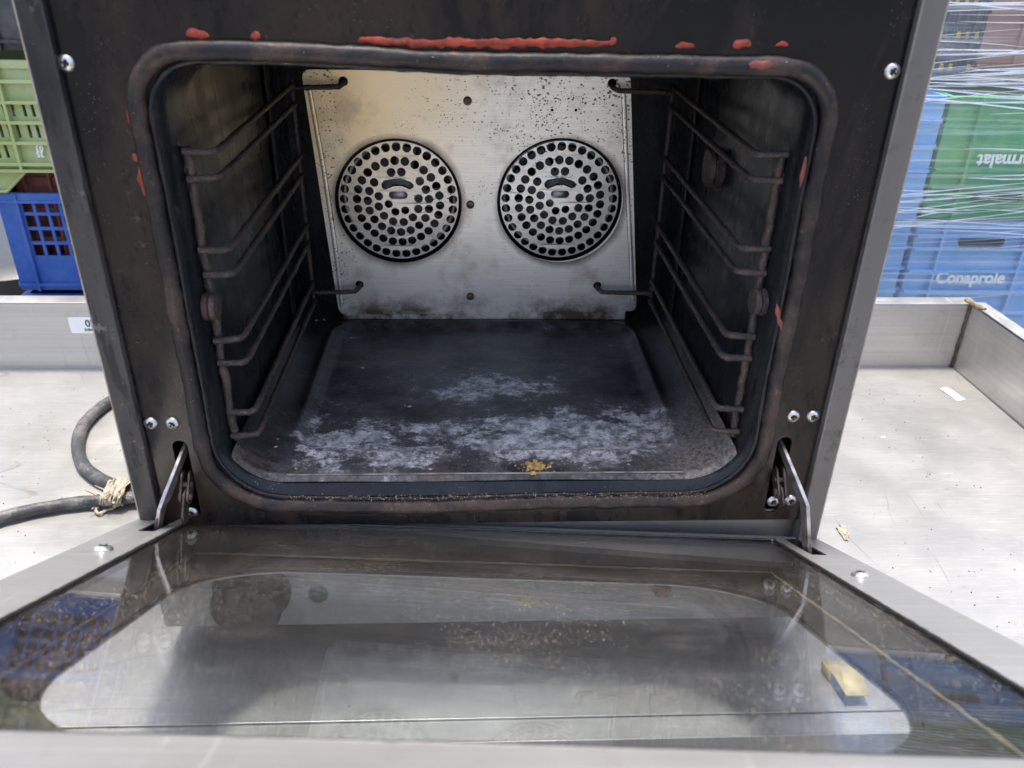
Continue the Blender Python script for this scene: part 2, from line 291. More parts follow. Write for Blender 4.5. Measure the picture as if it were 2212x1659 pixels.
# ------------------------------------------------------------------ mesh helpers
def link(name, me, mat, parent=None, smooth=40, bevel=0):
    o = bpy.data.objects.new(name, me); COL.objects.link(o)
    if mat: me.materials.append(mat)
    if parent: o.parent = parent
    if smooth:
        me.polygons.foreach_set('use_smooth', [True] * len(me.polygons))
        me.set_sharp_from_angle(angle=math.radians(smooth))
    if bevel:
        b = o.modifiers.new('b', 'BEVEL'); b.width = bevel; b.segments = 2; b.limit_method = 'ANGLE'; b.angle_limit = math.radians(40)
    return o
class MB:
    def __init__(s): s.v = []; s.f = []
    def add(s, vs, fs, T=None):
        k = len(s.v)
        s.v += [(T @ Vector(v)) if T else Vector(v) for v in vs]; s.f += [tuple(i + k for i in f) for f in fs]; return s
    def box(s, x0, x1, y0, y1, z0, z1, T=None):
        v = [(x, y, z) for z in (z0, z1) for y in (y0, y1) for x in (x0, x1)]
        return s.add(v, [(0, 2, 3, 1), (4, 5, 7, 6), (0, 1, 5, 4), (2, 6, 7, 3), (0, 4, 6, 2), (1, 3, 7, 5)], T)
    def tube(s, pts, r, seg=10, closed=False, lump=0.0, freq=60, flat=None, cap=True, res=None, T=None):
        P = [Vector(p) for p in pts]
        if res:
            Q = []; n_ = len(P) if closed else len(P) - 1
            for i in range(n_):
                a_, b_ = P[i], P[(i + 1) % len(P)]; k = max(1, int((b_ - a_).length / res))
                Q += [a_.lerp(b_, j / k) for j in range(k)]
            if not closed: Q.append(P[-1])
            P = Q
        n_ = len(P); rings = []; up = None
        for i, p in enumerate(P):
            a_ = P[(i - 1) % n_] if closed or i else P[i]; b_ = P[(i + 1) % n_] if closed or i < n_ - 1 else P[i]
            t = (b_ - a_).normalized()
            if up is None: up = t.orthogonal().normalized()
            up = (up - t * up.dot(t)).normalized(); sd = t.cross(up)
            rr = r(i / max(1, n_ - 1)) if callable(r) else r
            ring = []
            for j in range(seg):
                an = 2 * PI * j / seg; d = up * math.cos(an) + sd * math.sin(an)
                q = p + d * rr
                if lump: q = p + d * rr * (1 + lump * noise.noise(q * freq))
                if flat: q = p + Vector([(q - p)[k] * flat[k] for k in range(3)])
                ring.append(q)
            rings.append(ring)
        vs = [v for rg in rings for v in rg]; fs = []
        for i in range(n_ if closed else n_ - 1):
            i2 = (i + 1) % n_
            for j in range(seg): fs.append((i * seg + j, i * seg + (j + 1) % seg, i2 * seg + (j + 1) % seg, i2 * seg + j))
        if not closed and cap: fs += [tuple(range(seg))[::-1], tuple((n_ - 1) * seg + j for j in range(seg))]
        return s.add(vs, fs, T)
    def lathe(s, prof, c, axis, seg=24, T=None):       # prof: (radius, along)
        c = Vector(c); ax = Vector(axis).normalized(); u = ax.orthogonal().normalized(); v = ax.cross(u)
        vs = [c + ax * h + (u * math.cos(2 * PI * j / seg) + v * math.sin(2 * PI * j / seg)) * r for r, h in prof for j in range(seg)]
        fs = [(i * seg + j, i * seg + (j + 1) % seg, (i + 1) * seg + (j + 1) % seg, (i + 1) * seg + j) for i in range(len(prof) - 1) for j in range(seg)]
        fs += [tuple(range(seg))[::-1], tuple((len(prof) - 1) * seg + j for j in range(seg))]
        return s.add(vs, fs, T)
    def plate(s, outer, holes, th, T):                 # 2-D outline with holes in the local XY plane, thick along -Z
        loops = [outer] + holes; flat = [Vector((p[0], p[1], 0)) for lp in loops for p in lp]
        tris = tessellate_polygon([[Vector((p[0], p[1], 0)) for p in lp] for lp in loops]); n_ = len(flat)
        vs = flat + [Vector((p.x, p.y, -th)) for p in flat]; fs = []
        for t in tris:
            a_, b_, c_ = t; nz = (flat[b_] - flat[a_]).cross(flat[c_] - flat[a_]).z
            if nz < 0: a_, b_ = b_, a_
            fs += [(a_, b_, c_), (c_ + n_, b_ + n_, a_ + n_)]
        k = 0
        for li, lp in enumerate(loops):
            m_ = len(lp); area = sum(lp[i][0] * lp[(i + 1) % m_][1] - lp[(i + 1) % m_][0] * lp[i][1] for i in range(m_))
            for i in range(m_):
                p, q = k + i, k + (i + 1) % m_
                fs.append((p, p + n_, q + n_, q) if (area > 0) == (li == 0) else (q, q + n_, p + n_, p))
            k += m_
        return s.add(vs, fs, T)
    def build(s, name, mat, parent=None, smooth=40, bevel=0):
        me = bpy.data.meshes.new(name); me.from_pydata([tuple(v) for v in s.v], [], s.f); me.update()
        return link(name, me, mat, parent, smooth, bevel)
def rrect(x0, x1, y0, y1, r, n_=8):
    rs = r if isinstance(r, (list, tuple)) else [r] * 4   # order: x1y0, x1y1, x0y1, x0y0
    out = []
    for (cx, cy, a0, rr) in ((x1 - rs[0], y0 + rs[0], -90, rs[0]), (x1 - rs[1], y1 - rs[1], 0, rs[1]), (x0 + rs[2], y1 - rs[2], 90, rs[2]), (x0 + rs[3], y0 + rs[3], 180, rs[3])):
        for i in range(n_ + 1):
            an = math.radians(a0 + 90 * i / n_); out.append((cx + rr * math.cos(an), cy + rr * math.sin(an)))
    return out
def circ(cx, cy, r, n_=16): return [(cx + r * math.cos(2 * PI * i / n_), cy + r * math.sin(2 * PI * i / n_)) for i in range(n_)]
def XZ(Y): return Matrix(((1, 0, 0, 0), (0, 0, -1, Y), (0, 1, 0, 0), (0, 0, 0, 1)))   # local (x,y,z) -> (x, Y - z, y): faces the camera
def tag(o, label, cat, group=None, kind=None):
    if label: o['label'] = label
    if cat: o['category'] = cat
    if group: o['group'] = group
    if kind: o['kind'] = kind
    return o
def empty(name, loc=(0, 0, 0)):
    o = bpy.data.objects.new(name, None); COL.objects.link(o); o.empty_display_size = .02; o.location = loc; return o
def lump_obj(name, c, r, mat, parent=None, sq=(1, 1, .6), amp=.5, freq=3.0, sub=2):
    bm = bmesh.new(); bmesh.ops.create_icosphere(bm, subdivisions=sub, radius=1)
    off = Vector((c[0] * 900, c[1] * 900, c[2] * 900))
    for v in bm.verts:
        k = 1 + amp * noise.noise(v.co * freq * .5 + off)
        v.co = Vector((v.co.x * sq[0], v.co.y * sq[1], v.co.z * sq[2])) * (k * r) + Vector(c)
    me = bpy.data.meshes.new(name); bm.to_mesh(me); bm.free(); return link(name, me, mat, parent, 60)
def text_mesh(name, body, size, mat, T, parent=None, ext=.0006, align='LEFT', bold=0.0, shear=0.0, wscale=1.0):
    cu = bpy.data.curves.new(name, 'FONT'); cu.body = body; cu.size = size; cu.extrude = ext; cu.offset = bold; cu.shear = shear
    cu.align_x = align; cu.resolution_u = 4
    t = bpy.data.objects.new(name, cu); COL.objects.link(t)
    dg = bpy.context.evaluated_depsgraph_get(); me = bpy.data.meshes.new_from_object(t.evaluated_get(dg))
    bpy.data.objects.remove(t); me.transform(Matrix.Diagonal((wscale, 1, 1, 1))); me.transform(T); me.materials.clear()
    return link(name, me, mat, parent, 0)
ident = Matrix.Identity(4)

# ------------------------------------------------------------------ the setting
g = MB().box(-40, 40, -30, 60, -.95, -.90).build('ground', M['concrete'], None, 0); tag(g, None, None, None, 'structure')

# ------------------------------------------------------------------ steel tray table
table = empty('steel_table', (0, 0, 0))
tag(table, 'scratched stainless steel tray table with raised rims, under the black oven', 'table')
TX0, TX1, TY0, TY1, RH = -1.15, .752, -.114, .565, .107
MB().plate([(TX0, TY0), (TX1 + .02, TY0), (TX1 - .001, TY1), (TX0, TY1)], [], .004, ident).build('tabletop', M['tray'], table, 0)
fb = MB(); fb.box(TX0, TX1 + .03, TY0 + .020, TY0 + .023, .0005, .0022); fb.box(TX0, TX1 + .03, TY0 - .003, TY0, -.04, .0005)
fb.build('front_lip', M['tray'], table, 40, .0008)
rim = MB(); rim.box(TX0, TX1 - .0005, TY1, TY1 + .0015, -.003, RH); rim.box(TX0, TX1 + .012, TY1 - .0005, TY1 + .026, RH + .0002, RH + .002)
rim.box(TX0, TX1 + .012, TY1 + .0245, TY1 + .026, .03, RH); rim.build('back_rim', M['tray_w'], table, 40, .0008)
def side_rim(x_at):
    b = MB()
    for (o0, o1, z0, z1) in ((0, .0015, -.003, RH), (-.0005, .026, RH + .0024, RH + .0042), (.0245, .026, .03, RH)):
        xs0, xs1 = x_at(TY1 + .012), x_at(TY0 - .3)
        vs = [(xs0 + o0, TY1 + .026, z0), (xs0 + o1, TY1 + .026, z0), (xs1 + o1, TY0 - .3, z0), (xs1 + o0, TY0 - .3, z0)]
        vs += [(v[0], v[1], z1) for v in vs]
        b.add(vs, [(0, 1, 2, 3), (7, 6, 5, 4), (0, 4, 5, 1), (1, 5, 6, 2), (2, 6, 7, 3), (3, 7, 4, 0)])
    return b
# the right rim, slightly out of square
b = MB()
for (o0, o1, z0, z1) in ((0, .0015, -.003, RH), (-.0005, .022, RH + .0024, RH + .0042), (.0205, .022, .03, RH)):
    xa, xb = TX1, TX1 + .028; ya, yb = TY1 + .0, TY0
    vs = [(xa + o0, ya, z0), (xa + o1, ya, z0), (xb + o1, yb, z0), (xb + o0, yb, z0)]; vs += [(v[0], v[1], z1) for v in vs]
    b.add(vs, [(0, 1, 2, 3), (7, 6, 5, 4), (0, 4, 5, 1), (1, 5, 6, 2), (2, 6, 7, 3), (3, 7, 4, 0)])
b.build('side_rim', M['tray_w'], table, 40, .0008)
MB().box(TX0 - .0015, TX0, TY0, TY1, -.003, RH).build('side_rim', M['tray_w'], table, 0)
weld = MB().tube([(TX1 - .001, TY1 - .002, z) for z in (0, .03, .06, .09, RH)], .0022, 8, False, .8, 200, res=.004)
weld.build('weld', M['armd'], table)
MB().tube([(TX1 + .0035, TY1 - .03, RH + .004), (TX1 - .002, TY1 + .012, RH + .0035)], .0035, 8, False, .8, 150, res=.004).build('weld', M['bead'], table)
for x in (-1.08, .68):
    for y in (-.05, .5): MB().tube([(x, y, -.9), (x, y, -.004)], .02, 14).build('leg', M['tray_w'], table)
# asset label on the back rim and paper strip on the tabletop
sk = MB().plate(rrect(-.612, -.50, .0595, .0855, .003), [], .0003, XZ(TY1 - .0006)).build('sticker', M['sticker'], table, 0)
text_mesh('lettering', '02', .0155, M['ink'], Matrix.Translation((-.5885, TY1 - .0012, .0705)) @ XZ(0), sk, .0001, bold=.0002)
text_mesh('lettering', 'SUBASTA', .0052, M['ink'], Matrix.Translation((-.5915, TY1 - .0012, .0635)) @ XZ(0), sk, .0001, bold=.00012)
pA, pB = onZ(2030, 842, 0), onZ(2068, 866, 0)
d_ = (pB - pA).normalized(); n_ = Vector((-d_.y, d_.x, 0)); vs = [pA - n_ * .0, pB, pB + n_ * .014, pA + n_ * .014]
st = MB().add([(v.x, v.y, .0006 + (.0018 if i in (0, 3) else .0)) for i, v in enumerate(vs)] + [(v.x, v.y, .0003 + (.0018 if i in (0, 3) else 0)) for i, v in enumerate(vs)], [(0, 1, 2, 3), (7, 6, 5, 4), (0, 4, 5, 1), (1, 5, 6, 2), (2, 6, 7, 3), (3, 7, 4, 0)])
tag(st.build('paper_strip', M['sticker'], None, 0), 'short white paper strip lying on the tray right of the oven', 'paper')

# ------------------------------------------------------------------ oven
oven = empty('oven', (0, 0, 0))
tag(oven, 'soot blackened convection oven with its glass door hanging open on a steel tray', 'oven')
TOP, BOT = .612, .030
FB = .142                                            # bottom of the black front panel
# casing
c = MB()
c.box(-.2970, -.2955, .0035, .46, BOT, TOP); c.box(.2955, .2970, .0035, .46, BOT, TOP)
c.box(-.2955, .2955, .0035, .4585, TOP - .0015, TOP); c.box(-.2955, .2955, .4585, .46, BOT, TOP - .0015); c.build('casing', M['case'], oven, 0)
for x in (-.26, .26):
    for y in (.04, .42): MB().lathe([(.014, 0), (.016, .004), (.013, .0295)], (x, y, .0003), (0, 0, 1)).build('foot', M['plastic_black'], oven)
MB().box(-.2954, .2954, .004, .4584, BOT, BOT + .002).build('underside', M['plastic_black'], oven, 0)
# front panel with the cavity opening and the two hinge slots
hole = rrect(-.2262, .2262, .1716, .5232, (.054, .034, .034, .054), 10)
slots = [rrect(x - .0062, x + .0062, .150, .229, .006, 5) for x in (-.2520, .2510)]
fp = MB().plate([(-.281, FB), (.281, FB), (.281, TOP - .002), (-.281, TOP - .002)], [hole] + slots, .002, XZ(-.002)).build('front_panel', M['face'], oven, 0)
# turned-in flanges at each side, standing slightly proud
for sx, mt in ((-1, M['strip']), (1, M['strip_r'])):
    q = MB(); xa, xb = sorted((sx * .2780, sx * .2953))
    q.box(xa, xb, -.0085, .0033, BOT, TOP); q.build('side_flange', mt, oven, 40, .0012)
    q = MB(); xa, xb = sorted((sx * .2954, sx * .2970)); q.box(xa, xb, -.0065, .0033, BOT + .001, TOP); q.build('flange_edge', M['edge'], oven, 40, .0005)
for (x0, x1) in ((-.272, -.234), (.234, .272)):     # hinge boxes behind the slots
    q = MB(); q.box(x0, x1, .040, .041, .142, .24); q.box(x0, x0 + .001, .0005, .040, .142, .24); q.box(x1 - .001, x1, .0005, .040, .142, .24)
    q.build('hinge_box', M['dark'], oven, 0)
# pale sill strip under the front panel
MB().box(-.2950, .2950, .010, .0120, .100, .1445).build('sill', M['tray_w'], oven, 0)
# control panel with knob and lamps
cp = MB().box(-.2950, .2950, -.0100, .0015, .0315, .0995).build('control_panel', M['ctl'], oven, 40, .001)
k = MB(); kc = (-.211, -.0102, .0755)
k.lathe([(.0345, 0), (.0345, .004), (.031, .007), (.0305, .026), (.0285, .0285), (0.001, .0287)], kc, (0, -1, 0), 40)
k.build('knob', M['plastic_black'], cp, 40)
MB().lathe([(.0088, 0), (.0088, .002), (.0074, .003), (.006, .006), (.0005, .0075)], (-.1525, -.0101, .070), (0, -1, 0)).build('lamp', M['green_lens'], cp)
MB().lathe([(.0088, 0), (.0088, .002), (.0074, .003), (.006, .006), (.0005, .0075)], (.161, -.0101, .070), (0, -1, 0)).build('lamp', M['red_lens'], cp)

# cavity liner: rounded section sweeping back
def sect(Y, x, z0, z1, rb, rt): return [Vector((p[0], Y, p[1])) for p in rrect(-x, x, z0, z1, (rb, rt, rt, rb), 10)]
secs = [sect(-.0022, .2270, .1708, .5240, .054, .034), sect(.002, .2235, .1755, .5205, .052, .032), sect(.006, .2215, .1800, .5180, .050, .030), sect(.014, .2205, .1795, .5165, .048, .03),
        sect(.05, .2192, .1785, .516, .030, .03), sect(.12, .2190, .1785, .516, .016, .016), sect(.376, .2185, .1785, .516, .010, .010)]
seg = len(secs[0]); vs = [v for s_ in secs for v in s_]
fs = [(i * seg + j, (i + 1) * seg + j, (i + 1) * seg + (j + 1) % seg, i * seg + (j + 1) % seg) for i in range(len(secs) - 1) for j in range(seg)]
fs.append(tuple((len(secs) - 1) * seg + j for j in range(seg)))
liner = MB().add(vs, fs).build('cavity', M['wall'], oven, 50)
# floor sheet with its embossed tray pressed in
fl = MB(); NX, NY = 150, 100; x0, x1, y0, y1 = -.2145, .2145, .0105, .374
def ssd(x, y):                                       # signed distance to the embossed rounded rectangle
    qx, qy = abs(x) - (.173 - .03), abs(y - .185) - (.137 - .03)
    return math.hypot(max(qx, 0), max(qy, 0)) + min(max(qx, qy), 0) - .03
def fz(x, y):
    d = ssd(x, y); h = -.0060 * min(1, max(0, (.003 - d) / .004)) + .0032 * math.exp(-(d / .006) ** 2)
    R_ = .045; e_ = max(0, abs(x) - (.2195 - R_)); e_ = min(e_, R_ * .97); edge = R_ - math.sqrt(R_ * R_ - e_ * e_)
    warp = noise.noise(Vector((x * 9, y * 9, 0))) * .0010
    return .1858 + h + edge + warp
for j in range(NY + 1):
    for i in range(NX + 1):
        x = x0 + (x1 - x0) * i / NX; y = y0 + (y1 - y0) * j / NY; fl.v.append(Vector((x, y, fz(x, y))))
for j in range(NY):
    for i in range(NX):
        a_ = j * (NX + 1) + i; fl.f.append((a_, a_ + 1, a_ + NX + 2, a_ + NX + 1))
k0 = len(fl.v)
for i in range(NX + 1): v = fl.v[i]; fl.v.append(Vector((v.x * 1.004, v.y - .0035, v.z - .0052)))
for i in range(NX): fl.f.append((k0 + i, k0 + i + 1, i + 1, i))
fl.build('floor_pan', M['floor'], oven, 60)
MB().tube([(-.172, .0102, .1860), (.172, .0102, .1860)], .0008, 8, False, .3, 80, res=.01).build('floor_edge_highlight', M['arm'], oven)  # thin bright thread modelled in place of the highlight along the floor's front edge
# wall joints and corner strips
for (x, y) in ((-.2175, .285), (.2175, .285)):
    sgn = -1 if x > 0 else 1
    xa, xb = sorted((x, x + sgn * .0035)); MB().box(xa, xb, y, y + .012, .192, .508).build('wall_joint', M['strip'], liner, 40, .001)
MB().lathe([(.0180, 0), (.0185, .004), (.0150, .0055), (.0150, .0075), (.0180, .009), (.0165, .0125), (.003, .013)], (.2188, .185, .408), (-1, 0, 0), 28).build('lamp_cap', M['rust'], liner, 50)

# back baffle and its grilles
PY = .330
def q(px, py, Y=PY): p = onY(px, py, Y); return (p.x, p.z)
P4 = [q(733, 680), q(1375, 672), q(1362, 157), q(650, 150)]
def rounded(poly, r, n_=6):
    out = []
    for i, p in enumerate(poly):
        a_ = Vector(poly[i - 1]); p = Vector(p); b_ = Vector(poly[(i + 1) % len(poly)])
        u = (a_ - p).normalized(); v = (b_ - p).normalized()
        for k_ in range(n_ + 1):
            t = k_ / n_; A_, B_ = p + u * r, p + v * r; out.append(tuple(A_ * (1 - t) ** 2 + p * 2 * t * (1 - t) + B_ * t * t))
    return out
outl = rounded(P4, .010)
C1 = q(861, 438); C2 = q(1209, 436)
print('disc centres', C1, C2, [q(*p) for p in ((740, 180), (775, 620), (1320, 183), (1292, 620))])
hs = [circ(C1[0], C1[1], .0705, 56), circ(C2[0], C2[1], .0705, 56)]
sp = [q(742, 180), q(1322, 184), q(777, 618), q(1290, 620)]
hs += [circ(p[0], p[1] + .002, .0048, 14) for p in sp]
hs += [circ(*q(1193, 238), .0016, 10), circ(*q(1244, 238), .0016, 10)]
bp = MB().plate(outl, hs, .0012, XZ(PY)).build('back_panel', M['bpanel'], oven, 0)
# raised folds down both sides, pressed lip at the bottom
def line_tube(name, pts, r, mat, parent, Y, flat=(1, .6, 1), lump=.1):
    return MB().tube([onY(px, py, Y) for px, py in pts], r, 8, False, lump, 100, flat, res=.01).build(name, mat, parent)
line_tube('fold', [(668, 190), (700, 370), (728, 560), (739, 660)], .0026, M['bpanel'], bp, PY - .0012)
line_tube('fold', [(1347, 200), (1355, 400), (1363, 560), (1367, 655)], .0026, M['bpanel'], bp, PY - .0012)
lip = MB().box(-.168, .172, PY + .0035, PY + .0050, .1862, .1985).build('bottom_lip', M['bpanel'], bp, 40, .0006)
for (px, py) in ((1010, 218), (1016, 442), (1016, 640)):
    c0 = onY(px, py, PY - .0004)
    MB().lathe([(.0046, -.0), (.0046, .0012), (.0036, .0028), (.0012, .0034), (.0010, .002)], c0, (0, -1, 0), 18).build('screw', M['armd'], bp)
def grille(cx, cz):
    rings = [(.0608, 33, 0), (.0462, 26, .5), (.0342, 19, .2), (.0228, 12, .3), (.0112, 6, .1)]
    holes = []
    sl = [rrect(-.0105, .0105, .0045, .0125, .0038, 4)]
    ch = [(-.0175, .0165), (-.0140, .0142), (-.005, .0182), (.0035, .0188), (.013, .0150), (.0170, .0168), (.0178, .0200), (.0148, .0232), (.0035, .0270), (-.005, .0264), (-.0150, .0246), (-.0182, .0208)]
    sl.append(ch)
    for r, n_, ph in rings:
        for i in range(n_):
            an = 2 * PI * (i + ph) / n_ + .05; x, y = r * math.cos(an), r * math.sin(an)
            if (abs(x) < .0225 and .010 < y < .0315 and r < .04) or (abs(x) < .0155 and .0005 < y < .016): continue
            holes.append(circ(x, y, .0049 if r > .02 else .0046, 14))
    m_ = MB().plate(circ(0, 0, .0668, 64), holes + sl, .0010, ident)
    for v in m_.v: v.z += .0038 * (1 - (v.x ** 2 + v.y ** 2) / .0668 ** 2)          # slightly domed
    T = Matrix.Translation((cx, PY + .0040, cz)) @ XZ(0)
    m_.v = [T @ v for v in m_.v]; return m_.build('fan_grille', M['bpanel'], bp, 30)
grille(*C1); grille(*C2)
for cx, cz in (C1, C2):
    f_ = MB(); f_.lathe([(.014, 0), (.014, .02), (.008, .024)], (cx, .366, cz), (0, -1, 0)); 
    for k_ in range(9):
        an = 2 * PI * k_ / 9; T = Matrix.Translation((cx, .352, cz)) @ Matrix.Rotation(an, 4, 'Y') @ Matrix.Translation((.036, 0, 0)) @ Matrix.Rotation(.6, 4, 'Z')
        f_.box(-.022, .022, -.0006, .0006, -.010, .010, T)
    f_.tube([(cx + .062 * math.cos(2 * PI * i / 40), .352, cz + .062 * math.sin(2 * PI * i / 40)) for i in range(40)], .002, 6, True)
    f_.build('fan', M['fan'], oven)

# door gasket
gpts = rrect(-.2330, .2330, .1660, .5235, (.058, .038, .038, .058), 12)
res_ = []
for i in range(len(gpts)):
    a_, b_ = Vector(gpts[i]), Vector(gpts[(i + 1) % len(gpts)]); kk = max(1, int((b_ - a_).length / .006))
    res_ += [a_.lerp(b_, j / kk) for j in range(kk)]
gp = []
for p in res_:
    nz = noise.noise(Vector((p.x * 8, p.y * 8, 3.3))) * .0022
    dz = nz - (.004 * math.exp(-((p.x + .05) / .10) ** 2) if p.y < .2 else 0) * .6 + (.0060 * max(0, -p.x / .23 - .1) if p.y > .48 else 0)
    gp.append(Vector((p.x + noise.noise(Vector((p.x * 9, p.y * 9, 9))) * .0016, -.0052, p.y + dz)))
gk = MB().tube(gp, .0062, 14, True, .22, 90, (1, .85, 1)).build('gasket', M['gasket'], oven, 60)
gk2 = MB().tube([Vector((v.x * .966, -.0030, .3465 + (v.z - .3465) * .962)) for v in gp], .0020, 8, True, .4, 120).build('gasket_lip', M['wall'], gk, 60)

# red silicone smeared round the gasket
def sil(pts, r, Y=-.0032, seg=10, lump=.9, flat=(1, .32, 1), mt='silicone'):
    W = [onY(px, py, Y) for px, py in pts]
    return MB().tube(W, (lambda t: r * (.25 + .75 * math.sin(PI * min(max(t, .0), 1)) ** .35)), seg, False, lump, 190, flat, res=.0015).build('sealant', M[mt], fp, 60)
sil([(402, 76), (420, 71), (440, 73), (452, 79)], .0028); sil([(541, 80), (552, 76), (562, 82)], .0022); sil([(574, 76), (577, 82)], .0012)
sil([(774, 88), (800, 87), (840, 91), (900, 94), (960, 93), (1040, 95), (1120, 94), (1200, 95), (1280, 95), (1312, 94), (1331, 90)], .0026)
sil([(776, 82), (790, 84), (830, 89), (880, 93)], .0018, -.005); sil([(1318, 98), (1326, 86), (1330, 82)], .0020, -.005); sil([(1000, 90), (1080, 90), (1170, 90), (1300, 92)], .0018, -.006)
sil([(1458, 101), (1475, 97), (1500, 100)], .0018); sil([(1583, 100), (1603, 93), (1622, 98)], .0026); sil([(1674, 98), (1688, 94), (1702, 98)], .0015)
sil([(1618, 138), (1640, 142), (1670, 139)], .0026, -.010, mt='silicone_dark')
sil([(281, 222), (280, 240), (285, 262), (291, 284)], .0024); sil([(288, 332), (294, 340), (296, 350)], .0026); sil([(303, 350), (305, 380), (311, 405), (318, 426)], .0024)
sil([(371, 680), (380, 684)], .0022); sil([(380, 690), (385, 712), (388, 730)], .0022); sil([(410, 880), (418, 884)], .0024)
sil([(421, 895), (428, 930), (434, 960), (440, 990)], .0018); sil([(1741, 338), (1735, 370), (1728, 405)], .0016, -.006, mt='silicone_dark'); sil([(1690, 715), (1683, 690), (1678, 655)], .0015, -.008, mt='silicone_dark')
sil([(1699, 718), (1697, 750)], .0013); sil([(1653, 948), (1651, 975), (1648, 992)], .0022); sil([(1660, 958), (1657, 965)], .0022); sil([(1769, 384), (1768, 392)], .001)

# screws in the face
def screw(x, z, Y, r, parent, ax=(0, -1, 0), spin=.5):
    A = Vector(ax).normalized(); s_ = MB(); c0 = Vector((x, Y, z))
    s_.lathe([(r, 0), (r * .96, r * .18), (r * .78, r * .36), (r * .5, r * .47), (r * .46, r * .30), (.0001, r * .28)], c0, A, 22)
    o = s_.build('screw', M['screw'], parent, 35)
    u = A.orthogonal().normalized(); v = A.cross(u); T = Matrix(((u.x, v.x, A.x, c0.x), (u.y, v.y, A.y, c0.y), (u.z, v.z, A.z, c0.z), (0, 0, 0, 1))) @ Matrix.Rotation(spin, 4, 'Z')
    d = MB(); d.box(-r * .45, r * .45, -r * .11, r * .11, r * .30, r * .50, T); d.box(-r * .11, r * .11, -r * .45, r * .45, r * .305, r * .505, T)
    d.build('cross_slot', M['dark'], o, 0); return o
for i, (px, py) in enumerate(((143, 136), (1927, 154), (326, 914), (373, 914), (1713, 899), (1756, 899), (1670, 1082), (1708, 1080), (415, 1106))):
    p = onY(px, py, -.0022); screw(p.x, p.z, -.0022, .0056 if i != 8 else .005, oven, spin=random.uniform(0, 1.5))

# rack supports
LV = [.457, .437, .383, .363, .308, .288, .240, .217]
def rack(s):
    R = empty('rack'); R.parent = oven
    R['label'] = 'rusty wire shelf support with eight rails on the %s cavity wall' % ('left' if s < 0 else 'right')
    xu, xi, ru = .2125 * s, .1965 * s, .0027
    ye = .318
    for i, z in enumerate(LV):
        yf = .026 + random.uniform(-.002, .002); xo = (.2195 if s > 0 else .2185) * s
        sag = random.uniform(-.001, .001); zz = z + (.002 if s > 0 else -.0005)
        pts = [(xo, yf - .002, zz), (xi + .004 * s, yf, zz + sag), (xi + .001 * s, yf + .003, zz + sag), (xi, yf + .009, zz + sag), (xi, .17, zz + sag * .5), (xi, ye, zz)]
        MB().tube(pts, ru * random.uniform(.95, 1.15), 9, False, .28, 260, res=.004).build('rail', M['rust'], R, 70)
    up = [(xu + .004 * s + noise.noise(Vector((z * 40, s, 0))) * .002, .0275, z) for z in [.459 - .0085 * i for i in range(30)] if z > .212]
    MB().tube(up, .0035, 9, False, .5, 200, res=.004).build('upright', M['rust'], R, 70)
    rear = [(xi + .002 * s, ye + .004, z) for z in [.461 - .01 * i for i in range(26)] if z > .21]
    MB().tube(rear, .0026, 9, False, .3, 200).build('upright', M['rust'], R, 70)
    for (hz, hx) in ((.4575, sp[0][0] if s < 0 else sp[1][0]), (.2260, sp[2][0] if s < 0 else sp[3][0])):
        zt = (sp[0][1] if hz > .4 else sp[2][1]) - .0005
        MB().tube([(xi, ye, zt - .003), (xi - .01 * s, ye - .002, zt - .002), (hx + .004 * s, ye - .001, zt - .001), (hx, ye + .005, zt + .001), (hx, PY + .012, zt + .002)], .0027, 9, False, .25, 200, res=.004).build('hook', M['rust'], R, 70)
    zs = .338 if s < 0 else .343
    MB().lathe([(.0108, 0), (.0112, .0035), (.0092, .0045), (.0110, .0055), (.0106, .0095), (.005, .0102), (.002, .0100)], (.2200 * s, .020, zs), (-s, 0, 0), 24).build('spacer', M['rust'], R, 50)
    return R
rack(-1); rack(1)

# hanging door (tilted plane in its own frame: x right, -y away from the hinge, z up)
DO = Vector((-.0001, .0082, .1305))
DM = Matrix(((0.99894347, 0.01181445, 0.04441129), (-0.03091876, 0.88774564, 0.45929479), (-0.03399962, -0.46018267, 0.887173)))
DT = Matrix.Translation(DO) @ DM.to_4x4()
door = empty('door'); door.parent = oven; door['label'] = 'open glass door with brushed steel frame and rounded window'
def dbuild(mb, *a_, **k_):
    mb.v = [DT @ v for v in mb.v]; return mb.build(*a_, **k_)
L = .4740
slotd = [rrect(-.2790, -.2655, -.0735, -.004, .0015, 2), rrect(.2655, .2790, -.0735, -.004, .0015, 2)]
inner = rrect(-.2555, .2555, -.4294, -.0135, .006, 4)
dbuild(MB().plate(rrect(-.298, .298, -L, 0, .003, 3), [inner] + slotd, .0014, ident), 'frame', M['door_steel'], door, smooth=0)
s_ = MB()
for x in (-1, 1):
    xa, xb = sorted((x * .2968, x * .2980)); s_.box(xa, xb, -L, 0, -.0375, -.0014)
s_.box(-.2968, .2968, -L, -L + .0012, -.0375, -.0014); s_.box(-.2555, .2555, -.0012, 0, -.0375, -.0014)
dbuild(s_, 'frame_side', M['door_steel'], door, smooth=0)
s_ = MB()
for x in (-1, 1):
    xa, xb = sorted((x * .2570, x * .2582)); s_.box(xa, xb, -.4370, -.0060, -.0325, -.0050)
s_.box(-.2570, .2570, -.4385, -.4372, -.0325, -.0050); s_.box(-.2570, .2570, -.0060, -.0048, -.0325, -.0050)
dbuild(s_, 'inner_wall', M['door_in'], door, smooth=0)
win = rrect(-.2360, .2330, -.3720, -.0420, (.095, .085, .085, .095), 14)
dbuild(MB().plate(rrect(-.2966, .2966, -L + .0014, -.0014, .002, 2), [win], .0012, Matrix.Translation((0, 0, -.0328))), 'outer_panel', M['door_in'], door, smooth=0)
